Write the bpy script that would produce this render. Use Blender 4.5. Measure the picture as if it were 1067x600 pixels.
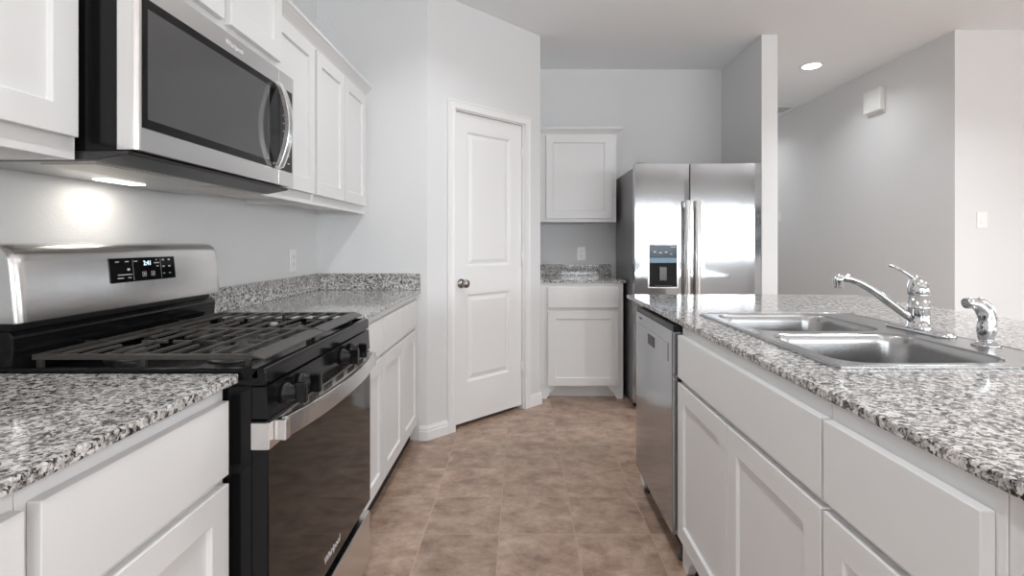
import bpy, bmesh, math
from mathutils import Vector, Matrix
for o in list(bpy.data.objects): bpy.data.objects.remove(o, do_unlink=True)
SC = bpy.context.scene; COL = SC.collection
PI = math.pi
# ------------------------------------------------------------------ camera
CAMZ = 1.194; F = 537.1; CX, CY = 542.7, 253.8
cam = bpy.data.cameras.new('camera'); camo = bpy.data.objects.new('camera', cam); COL.objects.link(camo)
camo.location = (0, 0, CAMZ); camo.rotation_euler = (PI/2, 0, 0)
cam.sensor_width = 36; cam.sensor_fit = 'HORIZONTAL'; cam.lens = 36*F/1067
cam.shift_x = (533.5-CX)/1067; cam.shift_y = (CY-300)/1067; cam.clip_start = .05; cam.clip_end = 100
SC.camera = camo
# ------------------------------------------------------------------ light and exposure
vs = SC.view_settings
vs.view_transform = 'Standard'; vs.look = 'None'; vs.gamma = 1; vs.exposure = -0.09; vs.use_curve_mapping = False
SKY = 2.6; WIN_P = 58; SIDE_FILL_P = 66; LAMP_P = .34
KIT_P, GREAT_FILL_P, HALL_P = 8.8, 32, 5.6                            # ceiling lights: aisle, added great room fill, hall with an added one
CY_ = SC.cycles; CY_.max_bounces = 14; CY_.diffuse_bounces = 10; CY_.glossy_bounces = 6
w = bpy.data.worlds.new('sky'); SC.world = w; w.use_nodes = True
w.node_tree.nodes['Background'].inputs[0].default_value = (.86, .93, 1, 1)
w.node_tree.nodes['Background'].inputs[1].default_value = SKY
def area(name, loc, rot, sx, sy, power, col=(1, 1, 1), shape='RECTANGLE', spread=PI):
    l = bpy.data.lights.new(name, 'AREA'); l.shape = shape; l.size = sx; l.size_y = sy; l.energy = power; l.color = col; l.spread = spread
    o = bpy.data.objects.new(name, l); COL.objects.link(o); o.location = loc; o.rotation_euler = rot; return o
# room layout numbers
CEIL = 2.743; XL = -1.241; YE = 3.134; YB = 4.583; YR = -4.5; XR = 7.0; YH = 3.736; XH = 3.146
REARW = [(-.85, .55), (1.0, 2.35), (2.45, 3.80), (3.86, 5.20), (5.26, 6.60)]   # window spans on the rear wall; first two are unseen, added for light
WZ = (.88, 2.02)
SIDE_FILLW = [(-3.4, -1.6), (-1.0, .8)]                               # unseen windows added on the far right wall to bring in light
for i, (a, b) in enumerate(REARW):
    area('window_and_fill_daylight', ((a+b)/2, YR-.16, (WZ[0]+WZ[1])/2), (PI/2, 0, 0), b-a, WZ[1]-WZ[0], WIN_P, (.93, .97, 1))
for i, (a, b) in enumerate(SIDE_FILLW):
    area('window_and_fill_daylight', (XR+.16, (a+b)/2, (WZ[0]+WZ[1])/2), (PI/2, 0, PI/2), b-a, WZ[1]-WZ[0], SIDE_FILL_P, (.93, .97, 1))  # area lights outside the added side windows
CANS = [(2.526, 4.477), (-.05, 2.35), (-.05, .7), (-.05, -1.0), (2.5, 2.3), (2.5, .3), (4.8, 1.2), (4.8, -1.6), (2.0, -2.6), (2.526, 6.4)]  # hall opening, then two over the aisle; the rest are unseen, added as fill

# ------------------------------------------------------------------ materials
def mat(name):
    m = bpy.data.materials.new(name); m.use_nodes = True
    nt = m.node_tree; return m, nt, nt.nodes['Principled BSDF']
def N(nt, t, **k):
    n = nt.nodes.new(t)
    for a, v in k.items(): setattr(n, a, v)
    return n
def simple(name, col, rough=.5, metal=0, spec=.5, coat=0, bump=None, emit=None, aniso=0):
    m, nt, b = mat(name)
    b.inputs['Base Color'].default_value = (*col, 1); b.inputs['Roughness'].default_value = rough
    b.inputs['Metallic'].default_value = metal; b.inputs['Specular IOR Level'].default_value = spec
    if coat: b.inputs['Coat Weight'].default_value = coat; b.inputs['Coat Roughness'].default_value = .05
    if emit: b.inputs['Emission Color'].default_value = (*emit[0], 1); b.inputs['Emission Strength'].default_value = emit[1]
    tc = N(nt, 'ShaderNodeTexCoord')
    sc, st, dist, detail = bump or (400, .02, .001, 2)
    no = N(nt, 'ShaderNodeTexNoise'); no.inputs['Scale'].default_value = sc; no.inputs['Detail'].default_value = detail
    nt.links.new(tc.outputs['Object'], no.inputs['Vector'])
    bp = N(nt, 'ShaderNodeBump'); bp.inputs['Strength'].default_value = st; bp.inputs['Distance'].default_value = dist
    nt.links.new(no.outputs['Fac'], bp.inputs['Height']); nt.links.new(bp.outputs['Normal'], b.inputs['Normal'])
    return m
def steel(name, col, rough, stretch, strength=.06, metal=1.0):
    """brushed metal: noise stretched along the grain drives roughness and a fine bump"""
    m, nt, b = mat(name)
    b.inputs['Base Color'].default_value = (*col, 1); b.inputs['Metallic'].default_value = metal
    tc = N(nt, 'ShaderNodeTexCoord'); mp = N(nt, 'ShaderNodeMapping'); mp.inputs['Scale'].default_value = stretch
    no = N(nt, 'ShaderNodeTexNoise'); no.inputs['Scale'].default_value = 1; no.inputs['Detail'].default_value = 3
    nt.links.new(tc.outputs['Object'], mp.inputs['Vector']); nt.links.new(mp.outputs['Vector'], no.inputs['Vector'])
    mr = N(nt, 'ShaderNodeMapRange'); mr.inputs['To Min'].default_value = rough*.8; mr.inputs['To Max'].default_value = rough*1.25
    nt.links.new(no.outputs['Fac'], mr.inputs['Value']); nt.links.new(mr.outputs['Result'], b.inputs['Roughness'])
    bp = N(nt, 'ShaderNodeBump'); bp.inputs['Strength'].default_value = strength; bp.inputs['Distance'].default_value = .0006
    nt.links.new(no.outputs['Fac'], bp.inputs['Height']); nt.links.new(bp.outputs['Normal'], b.inputs['Normal'])
    return m
def granite():
    m, nt, b = mat('granite'); L = nt.links.new
    geo = N(nt, 'ShaderNodeNewGeometry')
    dn = N(nt, 'ShaderNodeTexNoise'); dn.inputs['Scale'].default_value = 90; dn.inputs['Detail'].default_value = 2
    L(geo.outputs['Position'], dn.inputs['Vector'])
    ad = N(nt, 'ShaderNodeMixRGB'); ad.blend_type = 'LINEAR_LIGHT'; ad.inputs[0].default_value = .008
    L(geo.outputs['Position'], ad.inputs[1]); L(dn.outputs['Color'], ad.inputs[2])
    v1 = N(nt, 'ShaderNodeTexVoronoi'); v1.inputs['Scale'].default_value = 155; L(ad.outputs[0], v1.inputs['Vector'])
    v2 = N(nt, 'ShaderNodeTexVoronoi'); v2.inputs['Scale'].default_value = 340; L(ad.outputs[0], v2.inputs['Vector'])
    n1 = N(nt, 'ShaderNodeTexNoise'); n1.inputs['Scale'].default_value = 60; n1.inputs['Detail'].default_value = 3; L(geo.outputs['Position'], n1.inputs['Vector'])
    s1 = N(nt, 'ShaderNodeSeparateColor'); L(v1.outputs['Color'], s1.inputs[0])
    s2 = N(nt, 'ShaderNodeSeparateColor'); L(v2.outputs['Color'], s2.inputs[0])
    a1 = N(nt, 'ShaderNodeMath', operation='MULTIPLY_ADD'); a1.inputs[1].default_value = .6
    L(s1.outputs[0], a1.inputs[0])
    a0 = N(nt, 'ShaderNodeMath', operation='MULTIPLY'); a0.inputs[1].default_value = .3; L(s2.outputs[0], a0.inputs[0]); L(a0.outputs[0], a1.inputs[2])
    a2 = N(nt, 'ShaderNodeMath', operation='MULTIPLY_ADD'); a2.inputs[1].default_value = .55; L(n1.outputs['Fac'], a2.inputs[0]); L(a1.outputs[0], a2.inputs[2])
    rp = N(nt, 'ShaderNodeValToRGB'); cr = rp.color_ramp; cr.interpolation = 'LINEAR'
    cr.elements[0].position = .43; cr.elements[0].color = (.018, .018, .02, 1)
    cr.elements[1].position = 1.0; cr.elements[1].color = (.66, .645, .63, 1)
    for p, c in ((.495, (.045, .043, .043, 1)), (.55, (.14, .133, .128, 1)), (.645, (.22, .208, .20, 1)), (.70, (.34, .326, .314, 1)), (.84, (.45, .435, .42, 1))):
        e = cr.elements.new(p); e.color = c
    L(a2.outputs[0], rp.inputs[0]); L(rp.outputs[0], b.inputs['Base Color'])
    b.inputs['Roughness'].default_value = .09; b.inputs['Specular IOR Level'].default_value = .5
    return m
def tile():
    m, nt, b = mat('floor_tile'); L = nt.links.new
    geo = N(nt, 'ShaderNodeNewGeometry')
    mp = N(nt, 'ShaderNodeMapping'); mp.inputs['Location'].default_value = (.0885+.3104*20, -2.1195+.3104*20, 0)
    L(geo.outputs['Position'], mp.inputs['Vector'])
    br = N(nt, 'ShaderNodeTexBrick'); br.offset = 0; br.squash = 1
    br.inputs['Scale'].default_value = 1; br.inputs['Brick Width'].default_value = .3104; br.inputs['Row Height'].default_value = .3104
    br.inputs['Mortar Size'].default_value = .0022; br.inputs['Mortar Smooth'].default_value = .3; br.inputs['Bias'].default_value = 0
    br.inputs['Color1'].default_value = (.0, .0, .0, 1); br.inputs['Color2'].default_value = (1, 1, 1, 1); br.inputs['Mortar'].default_value = (.5, .5, .5, 1)
    L(mp.outputs['Vector'], br.inputs['Vector'])
    # every tile shifts the mottling so that the pattern breaks at the joints
    off = N(nt, 'ShaderNodeVectorMath', operation='SCALE'); off.inputs['Scale'].default_value = 9; L(br.outputs['Color'], off.inputs[0])
    av = N(nt, 'ShaderNodeVectorMath', operation='ADD'); L(geo.outputs['Position'], av.inputs[0]); L(off.outputs[0], av.inputs[1])
    st = N(nt, 'ShaderNodeMapping'); st.inputs['Scale'].default_value = (1, 1.25, 1); L(av.outputs[0], st.inputs['Vector'])
    n1 = N(nt, 'ShaderNodeTexNoise'); n1.inputs['Scale'].default_value = 8.5; n1.inputs['Detail'].default_value = 12; n1.inputs['Roughness'].default_value = .74; n1.inputs['Distortion'].default_value = .15
    L(st.outputs['Vector'], n1.inputs['Vector'])
    rp = N(nt, 'ShaderNodeValToRGB'); cr = rp.color_ramp
    cr.elements[0].position = .30; cr.elements[0].color = (.170, .108, .078, 1)
    cr.elements[1].position = .72; cr.elements[1].color = (.560, .445, .365, 1)
    e = cr.elements.new(.47); e.color = (.335, .228, .170, 1)
    e = cr.elements.new(.58); e.color = (.425, .308, .236, 1)
    L(n1.outputs['Fac'], rp.inputs[0])
    tone = N(nt, 'ShaderNodeMapRange'); tone.inputs['To Min'].default_value = .90; tone.inputs['To Max'].default_value = 1.10
    L(br.outputs['Color'], tone.inputs['Value'])
    mt = N(nt, 'ShaderNodeVectorMath', operation='SCALE'); L(rp.outputs[0], mt.inputs[0]); L(tone.outputs[0], mt.inputs['Scale'])
    mx = N(nt, 'ShaderNodeMixRGB'); mx.inputs[2].default_value = (.481, .358, .280, 1)
    L(br.outputs['Fac'], mx.inputs[0]); L(mt.outputs[0], mx.inputs[1]); L(mx.outputs[0], b.inputs['Base Color'])
    rr = N(nt, 'ShaderNodeMapRange'); rr.inputs['To Min'].default_value = .30; rr.inputs['To Max'].default_value = .8
    L(br.outputs['Fac'], rr.inputs['Value']); L(rr.outputs[0], b.inputs['Roughness'])
    bp = N(nt, 'ShaderNodeBump'); bp.invert = True; bp.inputs['Strength'].default_value = .5; bp.inputs['Distance'].default_value = .002
    L(br.outputs['Fac'], bp.inputs['Height']); L(bp.outputs['Normal'], b.inputs['Normal'])
    return m
def pane_mat():
    m = bpy.data.materials.new('window_glass'); m.use_nodes = True; nt = m.node_tree; nt.nodes.clear()
    o = N(nt, 'ShaderNodeOutputMaterial'); mx = N(nt, 'ShaderNodeMixShader'); t = N(nt, 'ShaderNodeBsdfTransparent'); g = N(nt, 'ShaderNodeBsdfGlossy')
    g.inputs['Roughness'].default_value = 0.02; f = N(nt, 'ShaderNodeFresnel'); f.inputs['IOR'].default_value = 1.45
    nt.links.new(f.outputs[0], mx.inputs[0]); nt.links.new(t.outputs[0], mx.inputs[1]); nt.links.new(g.outputs[0], mx.inputs[2]); nt.links.new(mx.outputs[0], o.inputs[0])
    return m
M = {
 'wall': simple('wall_paint', (.70, .705, .71), .7, spec=.3, bump=(130, .55, .003, 2)),
 'ceiling': simple('ceiling_paint', (.85, .88, .90), .85, spec=.2, bump=(180, .3, .0012, 3)),
 'cab': simple('cabinet_paint', (.72, .72, .72), .38, spec=.4, bump=(60, .015, .0008, 2)),
 'trim': simple('trim_paint', (.78, .78, .78), .35, spec=.4),
 'granite': granite(), 'tile': tile(), 'pane': pane_mat(),
 'steel_h': steel('brushed_steel_horizontal', (.87, .865, .86), .22, (6, 6, 900)),
 'steel_range': steel('range_steel', (.74, .735, .73), .24, (900, 4, 900)),
 'steel_fridge': steel('refrigerator_steel', (.50, .515, .53), .09, (4, 4, 700), .002),
 'steel_dark': steel('dishwasher_steel', (.42, .435, .455), .13, (700, 5, 5), .01),
 'steel_sink': steel('sink_steel', (.42, .42, .42), .24, (300, 12, 300), .02),
 'steel_side': simple('grey_side_panel', (.20, .20, .205), .32, metal=.6),
 'chrome': simple('chrome', (.66, .67, .68), .04, metal=1, bump=(40, .0, .001, 2)),
 'nickel': simple('satin_nickel', (.30, .285, .27), .22, metal=1),
 'black': simple('black_enamel', (.006, .006, .0065), .14, spec=.28),
 'black_matte': simple('black_plastic', (.007, .007, .0075), .32, spec=.3),
 'black_glass': simple('black_glass', (.006, .006, .0065), .04, spec=.3),
 'door_glass': simple('oven_door_glass', (.008, .0075, .007), .03, spec=.62),
 'micro_glass': simple('microwave_window', (.075, .075, .076), .05, spec=.6),
 'iron': simple('cast_iron', (.040, .036, .033), .36, spec=.5, bump=(500, .2, .0006, 2)),
 'dark_metal': simple('dark_metal', (.07, .07, .072), .35, metal=.7),
 'white_plastic': simple('white_plastic', (.80, .80, .79), .3),
 'slot': simple('dark_slot', (.012, .012, .012), .6, spec=.15),
 'alu': simple('aluminium_mesh', (.62, .60, .57), .42, metal=.8, bump=(900, .8, .002, 1)),
 'under': simple('underside_paint', (.40, .40, .40), .28, metal=.5),
 'lens': simple('lamp_lens', (.9, .9, .88), .3, emit=((1, .95, .86), 9)),
 'can': simple('can_lens', (.9, .9, .9), .4, emit=((1, .97, .92), 14)),
 'digits': simple('clock_digits', (.1, .15, .2), .4, emit=((.62, .86, 1), 2.2)),
 'mark': simple('printed_mark', (.55, .56, .57), .4),
 'dispenser_blue': simple('dispenser_glass', (.008, .026, .05), .12, spec=.25),
 'dispenser_band': simple('dispenser_band', (.16, .26, .34), .3, spec=.3),
 'toe': simple('dark_toe_kick_board', (.035, .028, .024), .7, spec=.2),  # dark brown toe kick board
 'logo': simple('engraved_logo', (.80, .80, .80), .3, metal=.4),
}
# ------------------------------------------------------------------ mesh helpers
class MB:
    def __init__(s): s.v = []; s.f = []; s.sm = []
    def add(s, vs, fs, smooth=False):
        n = len(s.v); s.v += [tuple(v) for v in vs]; s.f += [tuple(i+n for i in f) for f in fs]; s.sm += [smooth]*len(fs); return s
    def box(s, x0, x1, y0, y1, z0, z1):
        x0, x1 = sorted((x0, x1)); y0, y1 = sorted((y0, y1)); z0, z1 = sorted((z0, z1))
        return s.add([(x0, y0, z0), (x1, y0, z0), (x1, y1, z0), (x0, y1, z0), (x0, y0, z1), (x1, y0, z1), (x1, y1, z1), (x0, y1, z1)],
                     [(3, 2, 1, 0), (4, 5, 6, 7), (0, 1, 5, 4), (1, 2, 6, 5), (2, 3, 7, 6), (3, 0, 4, 7)])
    def prism(s, pts, axis, a, b, smooth=False):
        """closed 2-D polygon swept along axis: 'y' takes (x,z), 'x' takes (y,z), 'z' takes (x,y)"""
        n = len(pts)
        def P(p, t): return (p[0], t, p[1]) if axis == 'y' else ((t, p[0], p[1]) if axis == 'x' else (p[0], p[1], t))
        vs = [P(p, a) for p in pts]+[P(p, b) for p in pts]
        s.add(vs, [tuple(range(n)), tuple(range(2*n-1, n-1, -1))]); k = len(s.v)-2*n
        for i in range(n): s.f.append((k+i, k+n+i, k+n+(i+1) % n, k+(i+1) % n)); s.sm.append(smooth)
        return s
    def loft(s, rings, cap0=True, cap1=True, smooth=True, closed=True):
        n = len(rings[0]); k = len(s.v)
        for r in rings: s.v += [tuple(p) for p in r]
        m = n if closed else n-1
        for j in range(len(rings)-1):
            for i in range(m):
                s.f.append((k+j*n+i, k+j*n+(i+1) % n, k+(j+1)*n+(i+1) % n, k+(j+1)*n+i)); s.sm.append(smooth)
        if cap0: s.f.append(tuple(k+i for i in reversed(range(n)))); s.sm.append(False)
        if cap1: s.f.append(tuple(k+(len(rings)-1)*n+i for i in range(n))); s.sm.append(False)
        return s
    def tube(s, path, rad, seg=16, flat=1.0):
        P = [Vector(p) for p in path]
        R = rad if isinstance(rad, (list, tuple)) else [rad]*len(P)
        T = [((P[min(i+1, len(P)-1)]-P[max(i-1, 0)]).normalized()) for i in range(len(P))]
        u = T[0].orthogonal().normalized(); rings = []
        for i, p in enumerate(P):
            u = (u-T[i]*u.dot(T[i])).normalized(); w_ = T[i].cross(u)
            rings.append([p+(u*math.cos(a)+w_*math.sin(a)*flat)*R[i] for a in [2*PI*k/seg for k in range(seg)]])
        return s.loft(rings)
    def lathe(s, prof, origin, axis='z', seg=28):
        o = Vector(origin); rings = []
        for r, h in prof:
            ring = []
            for k in range(seg):
                a = 2*PI*k/seg; c, d = r*math.cos(a), r*math.sin(a)
                if isinstance(axis, Vector):
                    u = axis.orthogonal().normalized(); ring.append(o+axis*h+u*c+axis.cross(u)*d)
                else: ring.append(o+(Vector((c, d, h)) if axis == 'z' else Vector((h, c, d)) if axis == 'x' else Vector((d, h, c))))
            rings.append(ring)
        return s.loft(rings)
    def sweep(s, prof, path, side=1):
        """profile (out, z) swept along a mitred 2-D path; out is to the right of travel when side = 1"""
        P = [Vector((p[0], p[1])) for p in path]; rings = []
        def nrm(a, b): d = (b-a).normalized(); return Vector((d.y, -d.x))*side
        for i, p in enumerate(P):
            if i == 0: m = nrm(P[0], P[1])
            elif i == len(P)-1: m = nrm(P[-2], P[-1])
            else:
                a, b = nrm(P[i-1], P[i]), nrm(P[i], P[i+1]); m = (a+b)/(1+a.dot(b))
            rings.append([(p.x+m.x*u, p.y+m.y*u, v) for u, v in prof])
        return s.loft(rings, smooth=False)
    def text(s, string, size, matrix, depth=.0006, align='CENTER', shear=0):
        c = bpy.data.curves.new('t', 'FONT'); c.body = string; c.size = size; c.extrude = depth/2; c.align_x = align; c.align_y = 'CENTER'; c.shear = shear; c.resolution_u = 3
        o = bpy.data.objects.new('t', c); COL.objects.link(o)
        dg = bpy.context.evaluated_depsgraph_get(); me = bpy.data.meshes.new_from_object(o.evaluated_get(dg))
        s.add([matrix @ v.co for v in me.vertices], [tuple(p.vertices) for p in me.polygons])
        bpy.data.objects.remove(o, do_unlink=True); bpy.data.meshes.remove(me); bpy.data.curves.remove(c); return s
    def sheet(s, outer, holes, z0, z1):
        """flat slab with holes, all outlines given as (x,y) loops"""
        c = bpy.data.curves.new('t', 'CURVE'); c.dimensions = '2D'; c.fill_mode = 'BOTH'; c.extrude = (z1-z0)/2
        for loop in [outer]+holes:
            sp = c.splines.new('POLY'); sp.points.add(len(loop)-1); sp.use_cyclic_u = True
            for q, (x, y) in zip(sp.points, loop): q.co = (x, y, 0, 1)
        o = bpy.data.objects.new('t', c); COL.objects.link(o)
        dg = bpy.context.evaluated_depsgraph_get(); me = bpy.data.meshes.new_from_object(o.evaluated_get(dg))
        s.add([(v.co.x, v.co.y, v.co.z+(z0+z1)/2) for v in me.vertices], [tuple(p.vertices) for p in me.polygons])
        bpy.data.objects.remove(o, do_unlink=True); bpy.data.meshes.remove(me); bpy.data.curves.remove(c); return s
ROOTM = {}
def root_matrix(o):
    while o.parent: o = o.parent
    return ROOTM.get(o.name, Matrix.Identity(4))
def obj(name, mb, m, parent=None, bevel=0, seg=2, local=False, weld=True):
    me = bpy.data.meshes.new(name)
    vs = mb.v
    if parent is not None and not local:
        inv = root_matrix(parent).inverted(); vs = [inv @ Vector(v) for v in vs]
    me.from_pydata([tuple(v) for v in vs], [], mb.f)
    me.polygons.foreach_set('use_smooth', mb.sm)
    bm = bmesh.new(); bm.from_mesh(me)
    if weld: bmesh.ops.remove_doubles(bm, verts=bm.verts, dist=1e-6)
    bmesh.ops.recalc_face_normals(bm, faces=bm.faces); bm.to_mesh(me); bm.free()
    me.materials.append(M[m] if isinstance(m, str) else m); me.update()
    o = bpy.data.objects.new(name, me); COL.objects.link(o)
    if parent is not None: o.parent = parent
    if bevel:
        b = o.modifiers.new('bevel', 'BEVEL'); b.width = bevel; b.segments = seg; b.limit_method = 'ANGLE'; b.angle_limit = math.radians(40); b.harden_normals = False
    return o
def thing(name, label, cat, loc=(0, 0, 0), rz=0, group=None):
    o = bpy.data.objects.new(name, None); o.empty_display_size = .1; COL.objects.link(o)
    o.location = loc; o.rotation_euler = (0, 0, rz); o['label'] = label; o['category'] = cat
    if group: o['group'] = group
    ROOTM[o.name] = Matrix.Translation(loc) @ Matrix.Rotation(rz, 4, 'Z'); return o
def tag(o, label, cat, group=None):
    o['label'] = label; o['category'] = cat
    if group: o['group'] = group
    return o
def struct(name, mb, m, bevel=0, parent=None):
    o = obj(name, mb, m, parent, bevel)
    if parent is None: o['kind'] = 'structure'
    return o
def rrect(x0, x1, y0, y1, r, n=6):
    p = []
    for cx, cy, a in ((x1-r, y1-r, 0), (x0+r, y1-r, PI/2), (x0+r, y0+r, PI), (x1-r, y0+r, 1.5*PI)):
        p += [(cx+r*math.cos(a+PI/2*k/n), cy+r*math.sin(a+PI/2*k/n)) for k in range(n+1)]
    return p
B = lambda *a: MB().box(*a)

# ------------------------------------------------------------------ the room
struct('floor', B(XL-.15, XR+.15, YR-.15, 8.0, -.1, 0), 'tile')
struct('ceiling', B(XL-.15, XR+.15, YR-.15, 8.0, CEIL, CEIL+.1), 'ceiling')
struct('wall_left', B(XL-.12, XL, YR, YE, 0, CEIL), 'wall')
XA = -.571; A0 = (XA, YE); A1 = (.1455, 3.8505)       # the angled pantry wall runs from A0 to A1 at 45 degrees
struct('wall_end', B(XL-.12, XA, YE, YE+.10, 0, CEIL), 'wall')
S = math.sqrt(.5)
def on_wall(t, n, z): return (A0[0]+S*t+S*n, A0[1]+S*t-S*n, z)     # t along the angled wall, n out towards the room
ALEN = math.hypot(A1[0]-A0[0], A1[1]-A0[1])
DT0, DT1 = (-.418-XA)/S, (.016-XA)/S; DH = 2.045
RT = Matrix(((S, S, 0, A0[0]), (S, -S, 0, A0[1]), (0, 0, 1, 0), (0, 0, 0, 1)))
def wallbox(t0, t1, n0, n1, z0, z1):
    b = B(t0, t1, n0, n1, z0, z1); b.v = [tuple(RT @ Vector(v)) for v in b.v]; return b
def join(*bs):
    r = MB()
    for b in bs: r.add(b.v, b.f); r.sm[-len(b.f):] = b.sm
    return r
struct('wall_angled', join(wallbox(0, DT0-.012, -.10, 0, 0, CEIL), wallbox(DT1+.012, ALEN, -.10, 0, 0, CEIL), wallbox(DT0-.012, DT1+.012, -.10, 0, DH+.012, CEIL)), 'wall')
struct('wall_pantry_side', B(A1[0]-.10, A1[0], A1[1]+.07, YB, 0, CEIL), 'wall')
struct('wall_back', B(A1[0]-.10, 1.784, YB, YB+.12, 0, CEIL), 'wall')
struct('wall_partition', B(1.784, 1.905, 3.82, YB+.12, 0, CEIL), 'wall', .004)
struct('wall_hall_left', B(1.785, 1.905, YB+.12, 7.2, 0, CEIL), 'wall')
struct('wall_hall_end', B(1.785, XH+.12, 7.2, 7.32, 0, CEIL), 'wall')
struct('wall_hall_right', B(XH, XH+.12, YH, 7.2, 0, CEIL), 'wall')
struct('wall_right', B(XH+.12, XR, YH, YH+.12, 0, CEIL), 'wall')
# pantry interior behind the door gap
struct('wall_pantry_back', B(XL-.12, A1[0]-.1, YB, YB+.1, 0, CEIL), 'wall')
struct('wall_pantry_left', B(XL-.12, XL, YE+.1, YB, 0, CEIL), 'wall')
def pierced(axis, c0, c1, lo, hi, spans):
    r = MB()
    def bx(a, b, z0, z1): r.box(a, b, c0, c1, z0, z1) if axis == 'x' else r.box(c0, c1, a, b, z0, z1)
    e = lo
    for a, b in spans:
        bx(e, a, 0, CEIL); bx(a, b, 0, WZ[0]); bx(a, b, WZ[1], CEIL); e = b
    bx(e, hi, 0, CEIL); return r
struct('wall_rear', pierced('x', YR-.12, YR, XL-.12, XR+.12, REARW), 'wall')
struct('wall_far_right', pierced('y', XR, XR+.12, YR, YH+.12, SIDE_FILLW), 'wall')
k = 0
for axis, spans in (('x', REARW), ('y', SIDE_FILLW)):
    for a, b in spans:
        k += 1
        fr, gl = MB(), MB()
        def bx(mb, u0, u1, d0, d1, z0, z1): mb.box(u0, u1, YR-d1, YR-d0, z0, z1) if axis == 'x' else mb.box(XR+d0, XR+d1, u0, u1, z0, z1)
        for (u0, u1, z0, z1) in ((a, a+.05, *WZ), (b-.05, b, *WZ), (a+.05, b-.05, WZ[0], WZ[0]+.05), (a+.05, b-.05, WZ[1]-.05, WZ[1]), (a+.05, b-.05, 1.44, 1.48)): bx(fr, u0, u1, .03, .09, z0, z1)
        bx(gl, a+.05, b-.05, .058, .062, WZ[0]+.05, 1.44); bx(gl, a+.05, b-.05, .058, .062, 1.48, WZ[1]-.05)
        wf = struct('window_%d' % k, fr, 'white_plastic'); obj('pane', gl, 'pane', wf)  # openings added for light get frames and panes too
# baseboards: stepped profile
BBP = [(0, 0), (.014, 0), (.014, .052), (.011, .060), (.011, .070), (.006, .080), (.004, .088), (0, .088)]
def base(name, path, side=1): return struct(name, MB().sweep(BBP, path, side), 'trim')
CAS = .066
base('baseboard_end', [(-.622+.004, YE), A0, on_wall(DT0-CAS, 0, 0)[:2]])
base('baseboard_angled', [on_wall(DT1+CAS, 0, 0)[:2], A1, (A1[0], 3.955)])
base('baseboard_partition', [(1.784, 3.9), (1.784, 3.82), (1.905, 3.82), (1.905, 7.2)])
base('baseboard_hall', [(1.905, 7.2), (XH, 7.2), (XH, YH), (XR, YH)])
base('baseboard_left', [(XL, YR), (XL, .18)])
base('baseboard_rear', [(XR, YR), (XL, YR)])
base('baseboard_far_right', [(XR, YH), (XR, YR)])
# door casing (mitred around the opening), jamb
CP = [(0, 0), (0, .018), (.012, .018), (.018, .014), (.040, .013), (.050, .017), (.057, .015), (.057, 0)]
def casing():
    mb = MB(); rings = []
    a, b, h = DT0-.009, DT1+.009, DH+.009
    for (t, z, dt, dz) in ((a, 0, -1, 0), (a, h, -1, 1), (b, h, 1, 1), (b, 0, 1, 0)):
        rings.append([on_wall(t+dt*u, n, z+dz*u) for u, n in CP])
    return mb.loft(rings, smooth=False)
struct('trim_1', casing(), 'trim', .001)
struct('trim_2', join(wallbox(DT0-.012, DT0-.003, -.10, .001, 0, DH+.012), wallbox(DT1+.003, DT1+.012, -.10, .001, 0, DH+.012), wallbox(DT0-.003, DT1+.003, -.10, .001, DH+.003, DH+.012)), 'trim')
# pantry door leaf: two raised panels
def door_leaf():
    w_ = DT1-DT0; z0, z1 = .028, DH; nf, nb = -.018, -.053
    xs = [0, .112, w_-.112, w_]; zs = [z0, .286, .862, 1.043, 1.930, z1]
    mb = MB()
    def P(x, z, n): return on_wall(DT0+x, n, z)
    for i in range(3):
        for j in range(5):
            if i == 1 and j in (1, 3): continue
            mb.add([P(xs[i], zs[j], nf), P(xs[i+1], zs[j], nf), P(xs[i+1], zs[j+1], nf), P(xs[i], zs[j+1], nf)], [(0, 1, 2, 3)])
    for j in (1, 3):
        rings = []
        for ins, d in ((0, 0), (.006, -.004), (.013, -.013), (.022, -.013), (.046, -.004), (.052, -.004)):
            x0, x1, a, b = xs[1]+ins, xs[2]-ins, zs[j]+ins, zs[j+1]-ins
            rings.append([P(x0, a, nf+d), P(x1, a, nf+d), P(x1, b, nf+d), P(x0, b, nf+d)])
        mb.loft(rings, cap0=False, smooth=False)
    x0, x1 = 0, w_
    c = [P(x0, z0, nf), P(x1, z0, nf), P(x1, z1, nf), P(x0, z1, nf), P(x0, z0, nb), P(x1, z0, nb), P(x1, z1, nb), P(x0, z1, nb)]
    mb.add(c, [(0, 4, 5, 1), (1, 5, 6, 2), (2, 6, 7, 3), (3, 7, 4, 0), (4, 7, 6, 5)])
    return mb
pd = struct('door_1', door_leaf(), 'trim')
OUT = Vector((S, -S, 0))
kb = obj('door_knob', MB().lathe([(.0, -.001), (.031, -.001), (.031, .003), (.027, .007), (.012, .010), (.011, .028), (.016, .032), (.025, .040), (.028, .050), (.026, .058), (.018, .064), (.0, .066)], on_wall(DT0+.062, -.018, .936), OUT), 'nickel', pd)
for hz in (.30, 1.09, 1.84):
    obj('hinge', MB().tube([on_wall(DT1+.002, -.010, hz-.045), on_wall(DT1+.002, -.010, hz+.045)], .0065, 10), 'white_plastic', pd)

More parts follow.
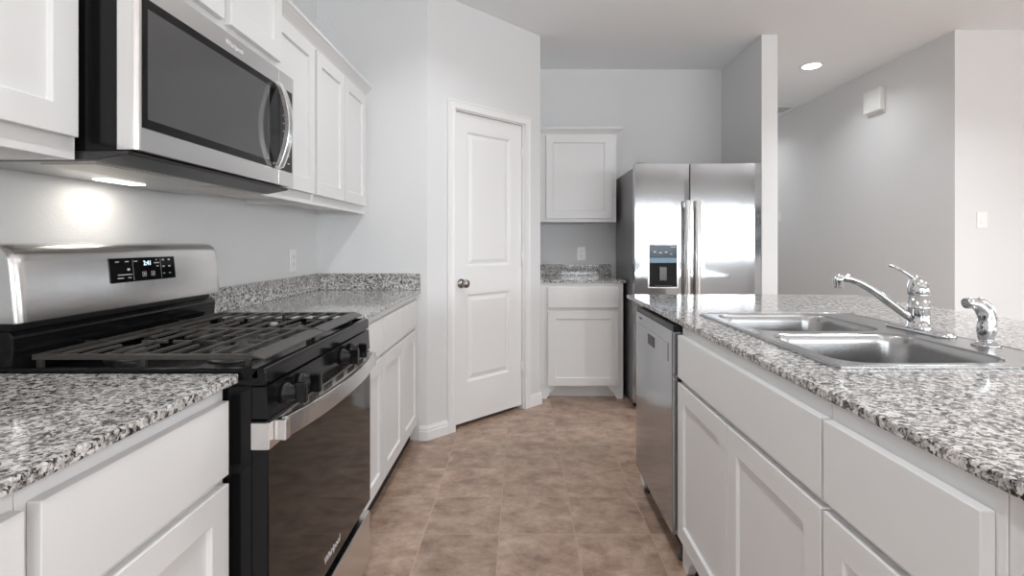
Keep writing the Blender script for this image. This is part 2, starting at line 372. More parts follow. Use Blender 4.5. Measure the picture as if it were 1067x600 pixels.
# ------------------------------------------------------------------ cabinets
def shaker(mb, x0, x1, z0, z1, yf, th=.020, st=.060, rec=.010, sl=.003):
    rings = []
    for ins, y in ((0, yf+th), (0, yf), (st, yf), (st+sl, yf+rec)):
        rings.append([(x0+ins, y, z0+ins), (x1-ins, y, z0+ins), (x1-ins, y, z1-ins), (x0+ins, y, z1-ins)])
    return mb.loft(rings, smooth=False)
def base_cabinet(label, loc, rz, w_, fronts, depth=.595, feet='', group='white base cabinets'):
    t = thing('base_cabinet', label, 'cabinet', loc, rz, group)
    c = MB()
    top = .70 if feet == 'l' else .893                       # the sink base leaves room for the bowls
    c.box(0, .018, .019, depth, .1025, top); c.box(w_-.018, w_, .019, depth, .1025, top)
    c.box(.018, w_-.018, .019, depth, .1025, .12); c.box(.018, w_-.018, depth-.012, depth, .12, top)
    obj('carcass', c, 'cab', t, local=True)
    ff = MB().box(0, w_, 0, .0185, .1025, .893)
    obj('face_frame', ff, 'cab', t, .001, local=True)
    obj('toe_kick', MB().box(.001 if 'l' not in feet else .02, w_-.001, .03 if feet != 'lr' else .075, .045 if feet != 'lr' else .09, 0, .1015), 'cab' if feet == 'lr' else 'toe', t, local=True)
    for side in feet:
        q = [(0, .101), (0, 0), (.045, 0), (.055, .012), (.075, .05), (.105, .072), (.125, .101)]
        if side == 'r': q = [(w_-x, z) for x, z in q]
        obj('foot', MB().prism(q, 'y', 0, .0745), 'cab', t, .001, local=True)
    for kind, x0, x1, z0, z1 in fronts:
        if kind == 'drawer': obj('drawer_front', MB().box(x0, x1, -.0205, -.0005, z0, z1), 'cab', t, .0016, 2, local=True)
        else: obj('door', shaker(MB(), x0, x1, z0, z1, -.0205), 'cab', t, .0015, 2, local=True)
    return t
def wall_cabinet(label, loc, rz, w_, z0, z1, doors, depth=.29, ztop=None, group='white wall cabinets'):
    t = thing('wall_cabinet', label, 'cabinet', (loc[0], loc[1], z0), rz, group)
    h = z1-z0
    c = MB(); c.box(0, .016, .0195, depth, 0, h); c.box(w_-.016, w_, .0195, depth, 0, h)
    c.box(.016, w_-.016, .0195, depth, .022, .036); c.box(.016, w_-.016, .0195, depth, h-.016, h); c.box(.016, w_-.016, depth-.008, depth, .036, h-.016)
    obj('carcass', c, 'cab', t, .0008, local=True)
    obj('face_frame', MB().box(0, w_, 0, .019, 0, h), 'cab', t, .001, local=True)
    for x0, x1, a, b in doors: obj('door', shaker(MB(), x0, x1, a-z0, b-z0, -.0205), 'cab', t, .0015, 2, local=True)
    return t
LR = PI/2; IR = -PI/2
FX = -.642                                                   # face of the left base cabinets
DZ0, DZ1, RZ0, RZ1 = .118, .684, .703, .860                 # door and drawer heights
def fr2(w_, n, lo=.006, hi=.006, gap=.006):
    r = []; s_ = (w_-lo-hi-gap*(n-1))/n
    for i in range(n):
        a = lo+i*(s_+gap); r += [('drawer', a, a+s_, RZ0, RZ1), ('door', a, a+s_, DZ0, DZ1)]
    return r
base_cabinet('white base cabinet at the photo\'s left edge, two steps before the range', (FX, .196, 0), LR, .456, fr2(.456, 1))
base_cabinet('white base cabinet directly before the range on the near side', (FX, .653, 0), LR, .457, fr2(.457, 1, .015, .012))
base_cabinet('narrow white base cabinet touching the far side of the range', (FX, 1.884, 0), LR, .457, fr2(.457, 1))
base_cabinet('two-door white base cabinet between narrow cabinet and pantry corner', (FX, 2.342, 0), LR, .788, fr2(.76, 2))
base_cabinet('single white base cabinet on back wall beside the refrigerator', (.150, 3.966, 0), 0, .637, [('drawer', .058, .600, RZ0, RZ1-.004), ('door', .058, .600, .106, .676)], feet='lr')
IX = .598
base_cabinet('white sink base cabinet in the island with two doors below the sink', (IX, 1.905, 0), IR, .915,
             [('drawer', .006, .911, RZ0, .858), ('door', .006, .4565, DZ0, DZ1), ('door', .4600, .911, DZ0, DZ1)], feet='l')
base_cabinet('white island cabinet at right edge with drawer nearest the viewer', (IX, .989, 0), IR, .355, [('drawer', .004, .341, RZ0, .858), ('door', .004, .341, DZ0, DZ1)])
UF = -.950                                                   # face of the left wall cabinets
UB = 1.372; UT = 2.100
wall_cabinet('white wall cabinet at top left, near side of the microwave', (UF, .336, 0), LR, .762, UB, UT, [(.012, .375, UB+.045, UT-.02), (.387, .748, UB+.045, UT-.02)])
wall_cabinet('short white wall cabinet directly above the microwave', (-.882, 1.105, 0), LR, .766, 1.806, UT+.1, [(.070, .396, 1.846, UT+.08), (.429, .755, 1.846, UT+.08)], depth=.358)
wall_cabinet('single-door white wall cabinet touching the far side of the microwave', (UF, 1.884, 0), LR, .457, UB, UT, [(.012, .445, UB+.045, UT-.02)])
wall_cabinet('two-door white wall cabinet in the corner, farthest from the microwave', (UF, 2.342, 0), LR, .789, UB, UT, [(.012, .379, UB+.045, UT-.02), (.391, .752, UB+.045, UT-.02)])
wall_cabinet('small white wall cabinet on back wall beside the refrigerator', (.150, 4.256, 0), 0, .637, UB, UT, [(.058, .600, 1.402, 2.083)], depth=.324)
CR = [(.0, -.014), (.004, -.014), (.006, -.004), (.012, .004), (.030, .022), (.042, .034), (.046, .036), (.046, .050), (0, .050)]
def crown(label, path, z, side=1):
    tag(obj('crown_moulding', MB().sweep([(u, z+v) for u, v in CR], path, side), 'cab', bevel=.0008), label, 'moulding', 'crown mouldings on the wall cabinets')
crown('white crown moulding along the wall cabinets left of the pantry corner', [(UF+.001, 1.874), (UF+.001, YE-.001)], UT-.002)
crown('white crown moulding at top left, above the nearest wall cabinet', [(UF+.001, .336), (UF+.001, 1.100)], UT-.002)
crown('white crown moulding on the small cabinet by the refrigerator', [(.150, 4.255), (.788, 4.255), (.788, YB-.001)], UT-.002)

# ------------------------------------------------------------------ worktops
KT, KB_ = .914, .894
def worktop(label, x0, x1, y0, y1, hole=None):
    mb = MB().sheet([(x0, y0), (x1, y0), (x1, y1), (x0, y1)], [hole] if hole else [], KB_, KT) if hole else B(x0, x1, y0, y1, KB_, KT)
    return tag(obj('countertop', mb, 'granite', bevel=.003), label, 'countertop', 'granite countertops')
worktop('speckled granite countertop in the lower left corner, near the range', XL+.001, -.6086, .19, 1.112)
worktop('speckled granite countertop between the range and the pantry corner', XL+.001, -.6086, 1.884, YE-.001)
worktop('short granite countertop on the back cabinet beside the refrigerator', A1[0]+.001, .806, 3.941, YB-.001)
IC = (.584, 1.83, .25, 2.84)
SK = dict(x0=.700, x1=1.300, y0=1.150, y1=2.050)
worktop('large granite island countertop holding the sink', *IC, hole=rrect(SK['x0']+.012, SK['x1']-.012, SK['y0']+.012, SK['y1']-.012, .03))
def splash(label, *a): tag(obj('backsplash', B(*a), 'granite', bevel=.002), label, 'backsplash', 'granite backsplash strips')
splash('granite backsplash strip along left wall beyond the range', XL+.001, XL+.021, 1.884, YE-.022, KT+.0005, 1.014)
splash('granite backsplash strip on the end wall, meeting the pantry corner', XL+.001, -.6086, YE-.021, YE-.001, KT+.0005, 1.014)
splash('granite backsplash strip on the back wall under the outlet', A1[0]+.001, .800, YB-.021, YB-.001, KT+.0005, 1.012)
splash('granite backsplash strip along left wall before the range', XL+.001, XL+.021, .19, 1.112, KT+.0005, 1.014)
struct('wall_island', B(1.215, 1.335, .634, 2.60, 0, .893), 'wall')
tag(obj('end_panel', B(.604, 1.214, 2.522, 2.60, .0, .893), 'cab', bevel=.001), 'white island end panel between dishwasher and refrigerator aisle', 'panel')
tag(obj('filler_panel', B(.600, 1.214, .30, .633, .0, .893), 'cab', bevel=.001), 'plain white island panel in the lower right corner', 'panel')

# ------------------------------------------------------------------ range
R0, R1 = 1.119, 1.877; RM = (R0+R1)/2
rg = thing('gas_range', 'stainless and black freestanding gas range between the left cabinets', 'range', (-.9, RM, 0))
body = B(-1.205, -.586, R0+.002, R1-.002, .03, .884)
for y, s_ in ((R0+.002, -1), (R1-.002, 1)):
    for x0, x1 in ((-1.10, -1.02), (-.96, -.90), (-.84, -.80), (-.655, -.630)): body.box(x0, x1, y+s_*.0015, y, .06, .74)
obj('body', body, 'black', rg, .002)
for x in (-1.15, -.64):
    for y in (R0+.05, R1-.05): obj('foot', MB().lathe([(0, 0), (.018, 0), (.018, .008), (.008, .010), (.008, .031), (0, .031)], (x, y, 0)), 'black_matte', rg)
ct = MB()
ct.box(-1.205, -.566, R0, R1, .885, .900)
ct.prism([(-.566, .886), (-.5545, .886), (-.5535, .914), (-.558, .922), (-.570, .923), (-.585, .910), (-.585, .900)], 'y', R0, R1)
ct.prism([(R0, .900), (R0, .923), (R0+.012, .923), (R0+.026, .900)], 'x', -1.205, -.570)
ct.prism([(R1, .900), (R1, .923), (R1-.012, .923), (R1-.026, .900)], 'x', -1.205, -.570)
obj('cooktop', ct, 'black', rg, .002)
obj('riser', MB().prism([(-1.205, .900), (-1.118, .900), (-1.112, .918), (-1.108, .985), (-1.118, 1.001), (-1.205, 1.001)], 'y', R0+.006, R1-.006), 'black', rg, .004, 3)
obj('vent_slot', B(-1.215, -1.125, R0+.015, R1-.015, 1.0015, 1.018), 'black_matte', rg)
bg = MB()
def bgring(y, s_):
    pr = [(-1.088, 1.018), (-1.101, 1.150), (-1.105, 1.170), (-1.113, 1.184), (-1.126, 1.192), (-1.145, 1.195), (-1.200, 1.195), (-1.216, 1.190), (-1.216, 1.018)]
    c = (-1.16, 1.09); return [(c[0]+(x-c[0])*s_, y, 1.018+(z-1.018)*(.35*s_+.65)) for x, z in pr]
bg.loft([bgring(R0+.000, .80), bgring(R0+.004, .91), bgring(R0+.013, .98), bgring(R0+.026, 1), bgring(R1-.026, 1), bgring(R1-.013, .98), bgring(R1-.004, .91), bgring(R1, .80)], smooth=True)
obj('backguard', bg, 'steel_range', rg, .003, 3)
def on_guard(y, z, out): return (-1.088-.013*(z-1.018)/.132+out, y, z)
def guard_plate(y0, y1, z0, z1, o0, o1):
    return MB().loft([[on_guard(y0, z0, o), on_guard(y1, z0, o), on_guard(y1, z1, o), on_guard(y0, z1, o)] for o in (o0, o1)], smooth=False)
dp = obj('control_display', guard_plate(1.374, 1.634, 1.087, 1.154, -.002, .0018), 'black_glass', rg, .0008)
GT = math.atan(.013/.132)
def guard_text(y, z): return Matrix.Translation(on_guard(y, z, .0022)) @ Matrix.Rotation(-GT, 4, 'Y') @ Matrix(((0, 0, 1, 0), (1, 0, 0, 0), (0, 1, 0, 0), (0, 0, 0, 1)))
obj('clock_digits', MB().text('2:41', .019, guard_text(1.515, 1.137)), 'digits', dp)
def bar(y, z, w_, h): obj('button_mark', guard_plate(y-w_/2, y+w_/2, z-h/2, z+h/2, .0018, .0022), 'mark', dp)
for y in (1.402, 1.437, 1.470): bar(y, 1.144, .013, .0028)
bar(1.441, 1.122, .010, .006)
for y, z, w_ in ((1.427, 1.108, .052), (1.410, 1.099, .022), (1.443, 1.099, .012)): bar(y, z, w_, .0025)
for y in (1.500, 1.535):
    for a, b in ((-.007, 0), (.007, 0)): bar(y+a, 1.106, .0012, .012)
    bar(y, 1.112, .014, .0012); bar(y, 1.100, .014, .0012); bar(y, 1.106, .006, .005)
for y, z, w_ in ((1.553, 1.146, .006), (1.553, 1.137, .022), (1.556, 1.127, .008)): bar(y, z, w_, .003)
for y in (1.582, 1.608):
    for z in (1.145, 1.125, 1.104): bar(y, z, .009, .004 if z != 1.104 else .0022)
bar(1.458, 1.120, .0006, .058); bar(1.570, 1.120, .0006, .058)
# burners and grates
BX = (-1.005, -.735); BY = (1.325, 1.672)
for bx_ in BX:
    for by_ in BY:
        r_ = .046 if (bx_, by_) in ((BX[1], BY[0]), (BX[0], BY[1])) else .036
        bn = obj('burner', MB().lathe([(0, .9), (r_+.02, .9), (r_+.016, .905), (r_, .907), (r_, .919), (0, .919)], (bx_, by_, 0)), 'dark_metal', rg)
        obj('burner_cap', MB().lathe([(0, .919), (r_-.004, .919), (r_-.002, .924), (r_-.008, .928), (0, .929)], (bx_, by_, 0)), 'iron', bn)
def gbar(mb, p, q, wt=.0032, wb=.0046, zt=.948, zb=.9405):
    """cast bar of trapezoid section along X or Y"""
    (x0, y0), (x1, y1) = p, q
    if abs(x1-x0) < 1e-6: mb.prism([(x0-wb, zb), (x0+wb, zb), (x0+wt, zt), (x0-wt, zt)], 'y', y0, y1)
    else: mb.prism([(y0-wb, zb), (y0+wb, zb), (y0+wt, zt), (y0-wt, zt)], 'x', x0, x1)
GX0, GX1 = -1.085, -.597
for (ya, yb) in ((1.142, RM-.003), (RM+.003, 1.854)):
    g = MB(); ym = (ya+yb)/2
    gbar(g, (GX0, ya+.007), (GX1, ya+.007), .0055, .006, .948, .936); gbar(g, (GX0, yb-.007), (GX1, yb-.007), .0055, .006, .948, .936)
    gbar(g, (GX0+.006, ya+.014), (GX0+.006, yb-.014), .0055, .006, .948, .936)
    # wide sloping front rail
    g.prism([(-.612, .948), (-.596, .948), (-.570, .9395), (-.569, .936), (-.596, .941), (-.612, .941)], 'y', ya, yb)
    xs = [-1.030, -.983, -.934, -.890, -.841, -.793, -.744, -.695, -.648]
    for i, x in enumerate(xs):
        if i % 2 == 0: gbar(g, (x, ya+.014), (x, yb-.014))
        else:
            gbar(g, (x, ya+.014), (x, ya+.125)); gbar(g, (x, yb-.125), (x, yb-.014))
    for xc in BX:                                            # short cross fingers towards each burner
        gbar(g, (xc-.105, ym-.004), (xc-.040, ym-.004)); gbar(g, (xc+.040, ym-.004), (xc+.105, ym-.004))
    gbar(g, (xs[4]-.045, ym-.004), (xs[4]+.045, ym-.004))
    for x in (GX0+.01, -.845, -.61):
        for y in (ya+.012, yb-.012): g.box(x-.006, x+.006, y-.005, y+.005, .9005, .938)
    obj('grate', g, 'iron', rg, .0012, weld=False)
# control panel, knobs
obj('control_panel', MB().prism([(-.585, .812), (-.549, .812), (-.553, .882), (-.585, .882)], 'y', R0+.001, R1-.001), 'black', rg, .0015)
for y in (1.198, 1.284, 1.580, 1.668):
    kn = obj('knob', MB().lathe([(0, .0), (.024, .0), (.024, .008), (.021, .012), (.018, .014), (.017, .030), (0, .032)], (-.5515, y, .848), 'x', 24), 'black_matte', rg)
    obj('grip', MB().box(-.524, -.497, y-.0085, y+.0085, .826, .871), 'black', kn, .003, 3)
# oven door
od = obj('oven_door', B(-.585, -.5505, R0+.001, R1-.001, .262, .808), 'black', rg, .002)
obj('door_glass', B(-.5503, -.5475, R0+.003, R1-.003, .266, .745), 'door_glass', od, .001)
tr = MB().box(-.5503, -.5465, R0+.001, R1-.001, .746, .804); tr.box(-.586, -.5503, R0-.0005, R0+.001, .746, .804)
trm = obj('door_trim', tr, 'steel_range', od, .001)
for g in range(6):
    sl = MB()
    for i in range(7): y = 1.235+g*.098+i*.0095; sl.box(-.5468, -.5460, y, y+.004, .783, .800)
    obj('vent_slots', sl, 'slot', trm)
hd = MB(); rings = []
for i in range(25):
    u = -1+2*i/24; y = RM+u*.345; x = -.500-.030*abs(u)**2.4+.006
    nx = 1; rings.append([(x-.012, y, .760), (x, y, .760), (x, y, .808), (x-.012, y, .808)])
hd.loft(rings, smooth=False)
for s_ in (-1, 1): hd.box(-.5465, -.520, RM+s_*.345-.012, RM+s_*.345+.012, .758, .804)
obj('handle', hd, 'steel_range', od, .002, weld=False)
obj('logo', MB().text('Whirlpool', .030, Matrix.Translation((-.5471, RM, .305)) @ Matrix(((0, 0, 1, 0), (1, 0, 0, 0), (0, 1, 0, 0), (0, 0, 0, 1))), shear=.15), 'logo', od)
obj('storage_drawer', B(-.585, -.5485, R0+.001, R1-.001, .046, .226), 'steel_range', rg, .004, 3)

# ------------------------------------------------------------------ microwave
W0, W1 = 1.1075, 1.8705
mw = thing('microwave', 'stainless over-the-range microwave under the short wall cabinet', 'microwave', (-1.03, RM, 1.371))
obj('body', B(-1.239, -.870, W0+.004, W1-.002, 1.394, 1.800), 'black', mw, .002)
obj('base_pan', MB().prism([(-1.239, 1.3935), (-1.239, 1.374), (-.914, 1.374), (-.846, 1.3865), (-.842, 1.3935)], 'y', W0, W1-.001), 'dark_metal', mw, .002)
up = obj('underside', B(-1.225, -.924, W0+.012, W1-.012, 1.3715, 1.3745), 'under', mw, .001)
for a, b in ((W0+.03, W0+.27), (W1-.27, W1-.03)): obj('grease_filter', B(-1.06, -.935, a, b, 1.3685, 1.3715), 'alu', up, .001)
obj('cooktop_lamp', B(-1.175, -1.130, RM-.085, RM+.055, 1.3690, 1.3715), 'lens', up, .001)
la = area('cooktop_light', (-1.1525, RM-.015, 1.364), (0, 0, 0), .045, .14, LAMP_P, (1, .92, .80)); la.parent = mw; la.location = Vector(la.location)-Vector(mw.location)
DXF = -.825; SPL = 1.757
def frame_plate(y0, y1, r0):
    # rounded front edge on the near side
    p = [(-.869, y0), (DXF-r0, y0)]+[(DXF-r0+r0*math.sin(a), y0+r0-r0*math.cos(a)) for a in (PI/8, PI/4, 3*PI/8)]+[(DXF, y0+r0), (DXF, y1), (-.869, y1)]
    return MB().prism([(x, y) for x, y in p], 'z', 1.396, 1.789)
md = obj('door', frame_plate(W0, SPL, .012), 'steel_h', mw, .0015)
obj('window_frame', B(DXF-.001, DXF+.0012, 1.1225, SPL-.001, 1.447, 1.734), 'black_glass', md, .0006)
obj('window', B(DXF+.0010, DXF+.0018, 1.138, 1.690, 1.468, 1.712), 'micro_glass', md, .0004)
mcp = obj('control_panel', B(-.869, DXF, SPL+.0015, W1, 1.396, 1.789), 'steel_h', mw, .0015)
obj('control_glass', B(DXF-.001, DXF+.0012, SPL+.0016, W1-.013, 1.447, 1.734), 'black_glass', mcp, .0006)
mb = MB()
for i in range(8):
    for j in range(2): obj('key_mark', B(DXF+.0012, DXF+.0015, 1.785+j*.035, 1.785+j*.035+.016, 1.475+i*.027, 1.478+i*.027), 'mark', mcp)
hd = MB(); rings = []
for i in range(21):
    u = -1+2*i/20; z = 1.592+u*.142; x = DXF+.006+.034*(1-abs(u)**2.0)
    rings.append([(x-.004, 1.718, z), (x+.014, 1.718, z), (x+.017, 1.734, z), (x+.014, 1.750, z), (x-.004, 1.750, z)])
hd.loft(rings, smooth=False)
for s_ in (-1, 1): hd.box(DXF+.001, DXF+.014, 1.725, 1.747, 1.592+s_*.136-.010, 1.592+s_*.136+.010)
obj('handle', hd, 'steel_h', md, .002, weld=False)
obj('logo', MB().text('Whirlpool', .022, Matrix.Translation((DXF+.0004, 1.485, 1.761)) @ Matrix(((0, 0, 1, 0), (1, 0, 0, 0), (0, 1, 0, 0), (0, 0, 0, 1)))), 'logo', md)

# ------------------------------------------------------------------ refrigerator
fx0, fxm, fx1, fy = .813, 1.209, 1.721, 3.6775
rf = thing('refrigerator', 'stainless side-by-side refrigerator with ice dispenser beside the white partition', 'refrigerator', (1.267, 4.05, 0))
obj('cabinet_body', B(fx0+.004, fx1-.004, 3.752, 4.42, .03, 1.745), 'steel_side', rf, .004)
obj('base_grille', B(fx0+.01, fx1-.01, 3.76, 3.80, .012, .0295), 'black_matte', rf)
for x in (fx0+.06, fx1-.06):
    for y in (3.82, 4.36): obj('foot', MB().lathe([(0, 0), (.02, 0), (.02, .0295), (0, .0295)], (x, y, 0)), 'black_matte', rf)
def fdoor(x0, x1):
    # gently crowned front
    n = 10; pts = [(x1, 3.748), (x0, 3.748)]
    pts += [(x0+(x1-x0)*i/n, fy+.010*(2*i/n-1)**6) for i in range(n+1)]
    return MB().prism(pts, 'z', .055, 1.768, smooth=False)
ld = obj('freezer_door', fdoor(fx0, fxm-.003), 'steel_fridge', rf, .004, 3)
rd = obj('fresh_food_door', fdoor(fxm+.003, fx1), 'steel_fridge', rf, .004, 3)
for d_, x in ((ld, 1.180), (rd, 1.252)):
    h_ = MB().prism([(x+.020*math.cos(PI*q/12), fy-.034-.022*math.sin(PI*q/12)) for q in range(13)], 'z', .62, 1.500, smooth=True); h_.box(x-.014, x+.014, fy-.034, fy+.002, .63, .67); h_.box(x-.014, x+.014, fy-.034, fy+.002, 1.45, 1.49)
    obj('handle', h_, 'steel_h', d_, .002, 2, weld=False)
for x in (fx0+.05, fx1-.05): obj('hinge_cover', B(x-.035, x+.035, 3.70, 3.80, 1.7685, 1.774), 'steel_side', rf, .005, 3)
dx0, dx1, dz0, dz1 = .905, 1.123, .876, 1.190
fr = MB()
for a in ((dx0, dx0+.010, dz0, dz1), (dx1-.010, dx1, dz0, dz1), (dx0+.010, dx1-.010, dz0, dz0+.010), (dx0+.010, dx1-.010, dz1-.006, dz1)): fr.box(a[0], a[1], fy-.006, fy+.004, a[2], a[3])
ds = obj('dispenser', fr, 'steel_h', ld, .002, weld=False)
obj('dispenser_panel', B(dx0+.010, dx1-.010, fy-.005, fy+.004, 1.055, dz1-.006), 'dispenser_blue', ds, .001)
obj('dispenser_band', B(dx0+.012, dx1-.012, fy-.0062, fy-.005, 1.058, 1.092), 'dispenser_band', ds)
for x, z, w_, h in ((1.085, 1.170, .035, .005), (.955, 1.135, .018, .008), (.995, 1.130, .022, .006), (1.035, 1.133, .018, .008), (1.070, 1.120, .016, .005)): obj('dispenser_mark', B(x-w_/2, x+w_/2, fy-.0056, fy-.005, z-h/2, z+h/2), 'mark', ds)
obj('dispenser_recess', B(dx0+.010, dx1-.010, fy-.0035, fy+.002, dz0+.010, 1.055), 'slot', ds)
obj('paddle', B(.985, 1.040, fy-.012, fy-.004, .93, 1.03), 'dark_metal', ds, .004, 3)
obj('drip_tray', B(.955, 1.075, fy-.016, fy-.0035, .889, .897), 'dark_metal', ds, .002)

# ------------------------------------------------------------------ dishwasher
V0, V1, VX = 1.913, 2.514, .562
dw = thing('dishwasher', 'grey steel dishwasher in the island beside the sink cabinet', 'dishwasher', (.88, 2.21, 0))
obj('tub', B(.606, 1.20, V0+.004, V1-.004, .12, .715), 'black_matte', dw)
dd = obj('door', B(VX, .604, V0+.003, V1, .112, .868), 'steel_dark', dw, .004, 3)
obj('top_strip', B(VX+.004, .612, V0+.001, V1-.002, .8685, .888), 'black_matte', dw, .001)
obj('control_band', B(VX-.0022, VX+.001, V0+.055, V1-.02, .745, .815), 'steel_dark', dd, .0015)
obj('pocket_handle', B(VX-.0032, VX-.002, 2.16, 2.27, .755, .800), 'black_matte', dd, .001)
obj('badge', B(VX-.0008, VX, 2.395, 2.44, .842, .848), 'slot', dd)
obj('latch_bumper', B(.585, .6035, V0-.004, V0+.003, .685, .705), 'black_matte', dw)
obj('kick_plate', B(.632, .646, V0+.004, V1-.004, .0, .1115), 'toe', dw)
for y in (V0+.04, V1-.03): obj('foot', MB().lathe([(0, 0), (.016, 0), (.016, .012), (.006, .014), (.006, .1195), (0, .1195)], (.612, y, 0)), 'dark_metal', dw)

# ------------------------------------------------------------------ sink
sx0, sx1, sy0, sy1 = SK['x0'], SK['x1'], SK['y0'], SK['y1']; ZR = .9195
sk = thing('sink', 'double-bowl stainless drop-in sink set in the granite island', 'sink', (1.0, 1.6, KT))
bowls = [(.748, 1.158, 1.190, 1.575), (.748, 1.158, 1.622, 2.005)]
rim = MB().sheet(rrect(sx0, sx1, sy0, sy1, .035), [rrect(a-.004, b+.004, c-.004, d+.004, .075) for a, b, c, d in bowls], KT+.0008, ZR)
# raised bead round the outer edge and the faucet ledge
o_ = rrect(sx0+.010, sx1-.010, sy0+.010, sy1-.010, .030)
rim.tube([(x, y, ZR-.0005) for x, y in o_+[o_[0]]], .0022, 8)
obj('rim', rim, 'steel_sink', sk, .0015, weld=False)
for (a, b, c, d) in bowls:
    rings = []
    for ins, z, r in ((-.004, ZR, .075), (0.000, ZR-.002, .073), (.003, ZR-.008, .071), (.006, ZR-.03, .07), (.014, ZR-.14, .066), (.020, ZR-.165, .062), (.034, ZR-.180, .05), (.060, ZR-.186, .035)):
        rings.append([(x, y, z) for x, y in rrect(a+ins, b-ins, c+ins, d-ins, r)])
    bo = obj('bowl', MB().loft(rings, cap0=False), 'steel_sink', sk)
    obj('drain', MB().lathe([(0, .0), (.045, .0), (.045, .004), (.036, .006), (.032, .002), (0, .002)], ((a+b)/2, (c+d)/2, ZR-.1862)), 'chrome', bo)

# ------------------------------------------------------------------ faucet and sprayer
FXx, FY, FZ = 1.245, 1.612, ZR
fa = thing('faucet', 'chrome single-lever kitchen faucet behind the sink bowls', 'faucet', (FXx, FY, FZ))
es = MB(); rings = []
for s_, z in ((1, 0), (1, .004), (.93, .009), (.75, .011)):
    rings.append([(FXx+(x)*s_, FY+y*(1-(1-s_)*.25), FZ+.0005+z) for x, y in rrect(-.029, .029, -.125, .125, .0285, 8)])
obj('deck_plate', es.loft(rings), 'chrome', fa)
obj('body', MB().lathe([(0, .010), (.034, .010), (.033, .016), (.0295, .020), (.0290, .072), (.0305, .074), (.0305, .078), (.0290, .080), (.0285, .115), (0, .115)], (FXx, FY, FZ)), 'chrome', fa)
dome = MB(); P = [(0, .1155), (-.001, .125), (-.004, .140), (-.009, .155), (-.016, .167), (-.022, .173)]; Rr = [.0285, .030, .0285, .023, .014, .006]
obj('handle_dome', dome.tube([(FXx+x, FY, FZ+z) for x, z in P], Rr, 24), 'chrome', fa)
obj('lever', MB().tube([(FXx+x, FY, FZ+z) for x, z in ((-.008, .160), (-.024, .172), (-.040, .183), (-.056, .192), (-.070, .199), (-.082, .205), (-.090, .209), (-.094, .211))], [.010, .0085, .0062, .0060, .0070, .0088, .0085, .004], 16, .8), 'chrome', fa)
sp = [(-.018, .038), (-.045, .056), (-.085, .086), (-.125, .116), (-.160, .139), (-.190, .155), (-.215, .1645), (-.236, .168), (-.252, .165)]
obj('spout', MB().tube([(FXx+x, FY, FZ+z) for x, z in sp], [.0135, .0135, .013, .0125, .012, .0118, .0118, .0122, .0125], 18), 'chrome', fa)
obj('aerator', MB().lathe([(0, .0), (.0125, .0), (.0135, .004), (.0135, .020), (.0150, .024), (.0150, .030), (.010, .036), (0, .037)], (FXx-.252, FY, FZ+.136)), 'chrome', fa)
SYy = 1.385
spr = thing('side_sprayer', 'chrome side sprayer standing right of the faucet on the sink deck', 'sprayer', (FXx+.005, SYy, FZ))
X = FXx+.005
obj('flange', MB().lathe([(0, .0005), (.032, .0005), (.031, .005), (.024, .008), (.018, .014), (0, .014)], (X, SYy, FZ)), 'chrome', spr)
obj('wand', MB().tube([(X+x, SYy, FZ+z) for x, z in ((0, .013), (0, .022), (.001, .040), (.002, .058), (.001, .074), (-.004, .090), (-.014, .103), (-.028, .112), (-.044, .115), (-.056, .114))],
    [.0155, .0175, .0215, .0205, .0185, .0185, .0175, .0155, .0150, .0135], 22), 'chrome', spr)
obj('trigger', MB().tube([(X+x, SYy, FZ+z) for x, z in ((-.020, .126), (-.004, .118), (.010, .104), (.019, .088), (.024, .074), (.027, .068))], [.005, .0075, .0085, .008, .006, .003], 12), 'chrome', spr)

# ------------------------------------------------------------------ plates, fittings
def plate(name, label, cat, c, ax, kind, group=None):
    """wall plate; ax is the outward direction"""
    t = thing(name, label, cat, c, {'+x': PI/2, '-y': 0, '-x': -PI/2}[ax], group)
    pl = obj('cover_plate', MB().box(-.0375, .0375, -.006, -.0005, -.060, .060), 'white_plastic', t, .0025, 3, local=True)
    if kind == 'outlet':
        for z in (-.020, .020):
            q = obj('socket', MB().prism([(x, z+zz) for x, zz in rrect(-.0165, .0165, -.0135, .0135, .009)], 'y', -.008, -.006), 'white_plastic', t, .0006, local=True)
            s_ = MB().box(-.0075, -.0055, -.0086, -.0079, z-.003, z+.007); s_.box(.0055, .0075, -.0086, -.0079, z-.003, z+.006); s_.box(-.002, .002, -.0086, -.0079, z-.010, z-.006)
            obj('slots', s_, 'slot', q, local=True)
    else:
        obj('rocker', MB().prism([(-.0075, .030), (-.0115, -.030), (-.006, -.030), (-.006, .030)], 'x', -.0165, .0165), 'white_plastic', t, .0008, local=True)
    return t
plate('outlet', 'white wall outlet above the back granite backsplash by the refrigerator', 'outlet', (.538, YB, 1.106), '-y', 'outlet', 'wall outlets')
plate('outlet', 'white wall outlet on left wall between range and pantry corner', 'outlet', (XL, 2.80, 1.103), '+x', 'outlet', 'wall outlets')
plate('light_switch', 'white rocker light switch on the right-hand wall above the sprayer', 'switch', (3.340, YH, 1.366), '-y', 'switch', 'light switches')
plate('light_switch', 'small white switch on the hall wall just past the partition edge', 'switch', (XH, 6.255, 1.52), '-x', 'switch', 'light switches')
ch = thing('door_chime', 'white door chime box high on the hall wall', 'chime', (XH, 4.552, 2.450))
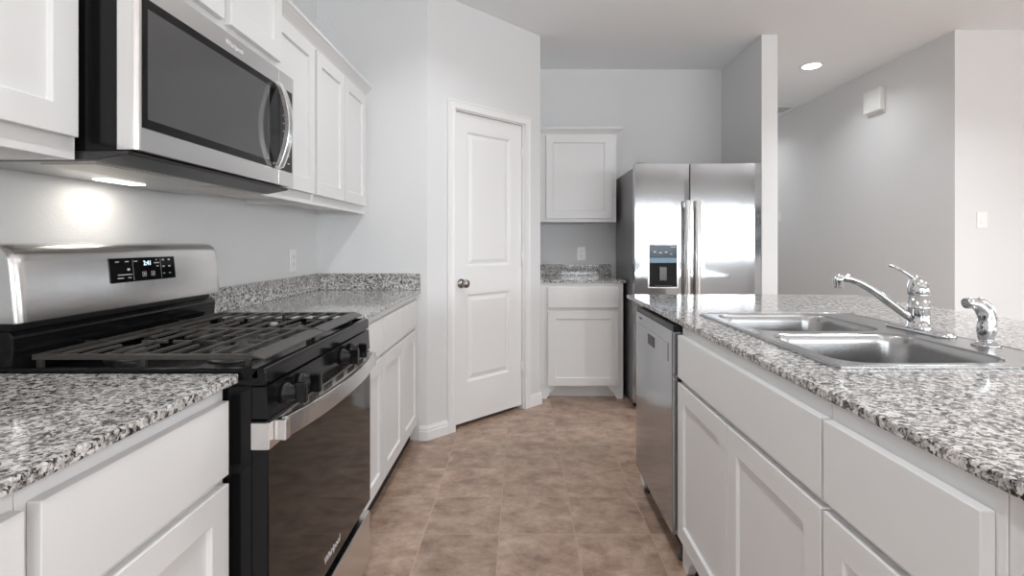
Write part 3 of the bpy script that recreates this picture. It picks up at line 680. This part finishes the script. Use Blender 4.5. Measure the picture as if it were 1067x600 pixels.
b0 = B(XH-.056, XH-.010, 4.443, 4.660, 2.352, 2.552)
obj('cover', b0, 'white_plastic', ch, .012, 4); obj('back_plate', B(XH-.010, XH-.0005, 4.450, 4.652, 2.334, 2.545), 'white_plastic', ch, .001)
names = ['recessed ceiling light over the hall opening right of the partition', 'recessed ceiling light over the aisle before the pantry door', 'recessed ceiling light over the aisle by the range',
         'added fill ceiling light behind the viewer in line with the aisle', 'added fill ceiling light over the far island end', 'added fill ceiling light over the near island end',
         'added fill ceiling light in the middle of the great room', 'added fill ceiling light by the far right windows', 'added fill ceiling light before the rear windows', 'added fill ceiling light deep in the hall behind the partition']
for i, (x, y) in enumerate(CANS):
    t = thing('ceiling_light', names[i], 'light', (x, y, CEIL), 0, 'recessed ceiling lights')
    obj('trim_ring', MB().lathe([(.072, -.0005), (.095, -.0005), (.094, -.006), (.074, -.010), (.072, -.008)], (x, y, CEIL), 'z', 36), 'white_plastic', t)
    obj('lens', MB().lathe([(0, -.001), (.0735, -.001), (.0735, -.0095), (.068, -.0125), (0, -.0135)], (x, y, CEIL), 'z', 36), 'can', t)
    lo = area('can_and_fill_light', (x, y, CEIL-.016), (0, 0, 0), .14, .14, HALL_P if y > 4 else KIT_P if x < 1 else GREAT_FILL_P, (.955, .982, 1), 'DISK', math.radians(140)); lo.parent = t; lo.location = (0, 0, -.016)  # unseen cans beyond the aisle pair are added for fill
av = thing('air_vent', 'white ceiling air vent in the hall beside the partition top', 'vent', (2.96, 5.94, CEIL))
vb = MB()
for a in ((2.82, 3.10, 5.80, 5.825), (2.82, 3.10, 6.055, 6.08), (2.82, 2.845, 5.825, 6.055), (3.075, 3.10, 5.825, 6.055)): vb.box(*a, CEIL-.010, CEIL-.0005)
obj('frame', vb, 'white_plastic', av, .002, weld=False)
vl = MB()
for i in range(8): y = 5.84+i*.028; vl.prism([(y, CEIL-.010), (y+.002, CEIL-.010), (y+.016, CEIL-.001), (y+.014, CEIL-.001)], 'x', 2.845, 3.075)
obj('louvres', vl, 'white_plastic', av)
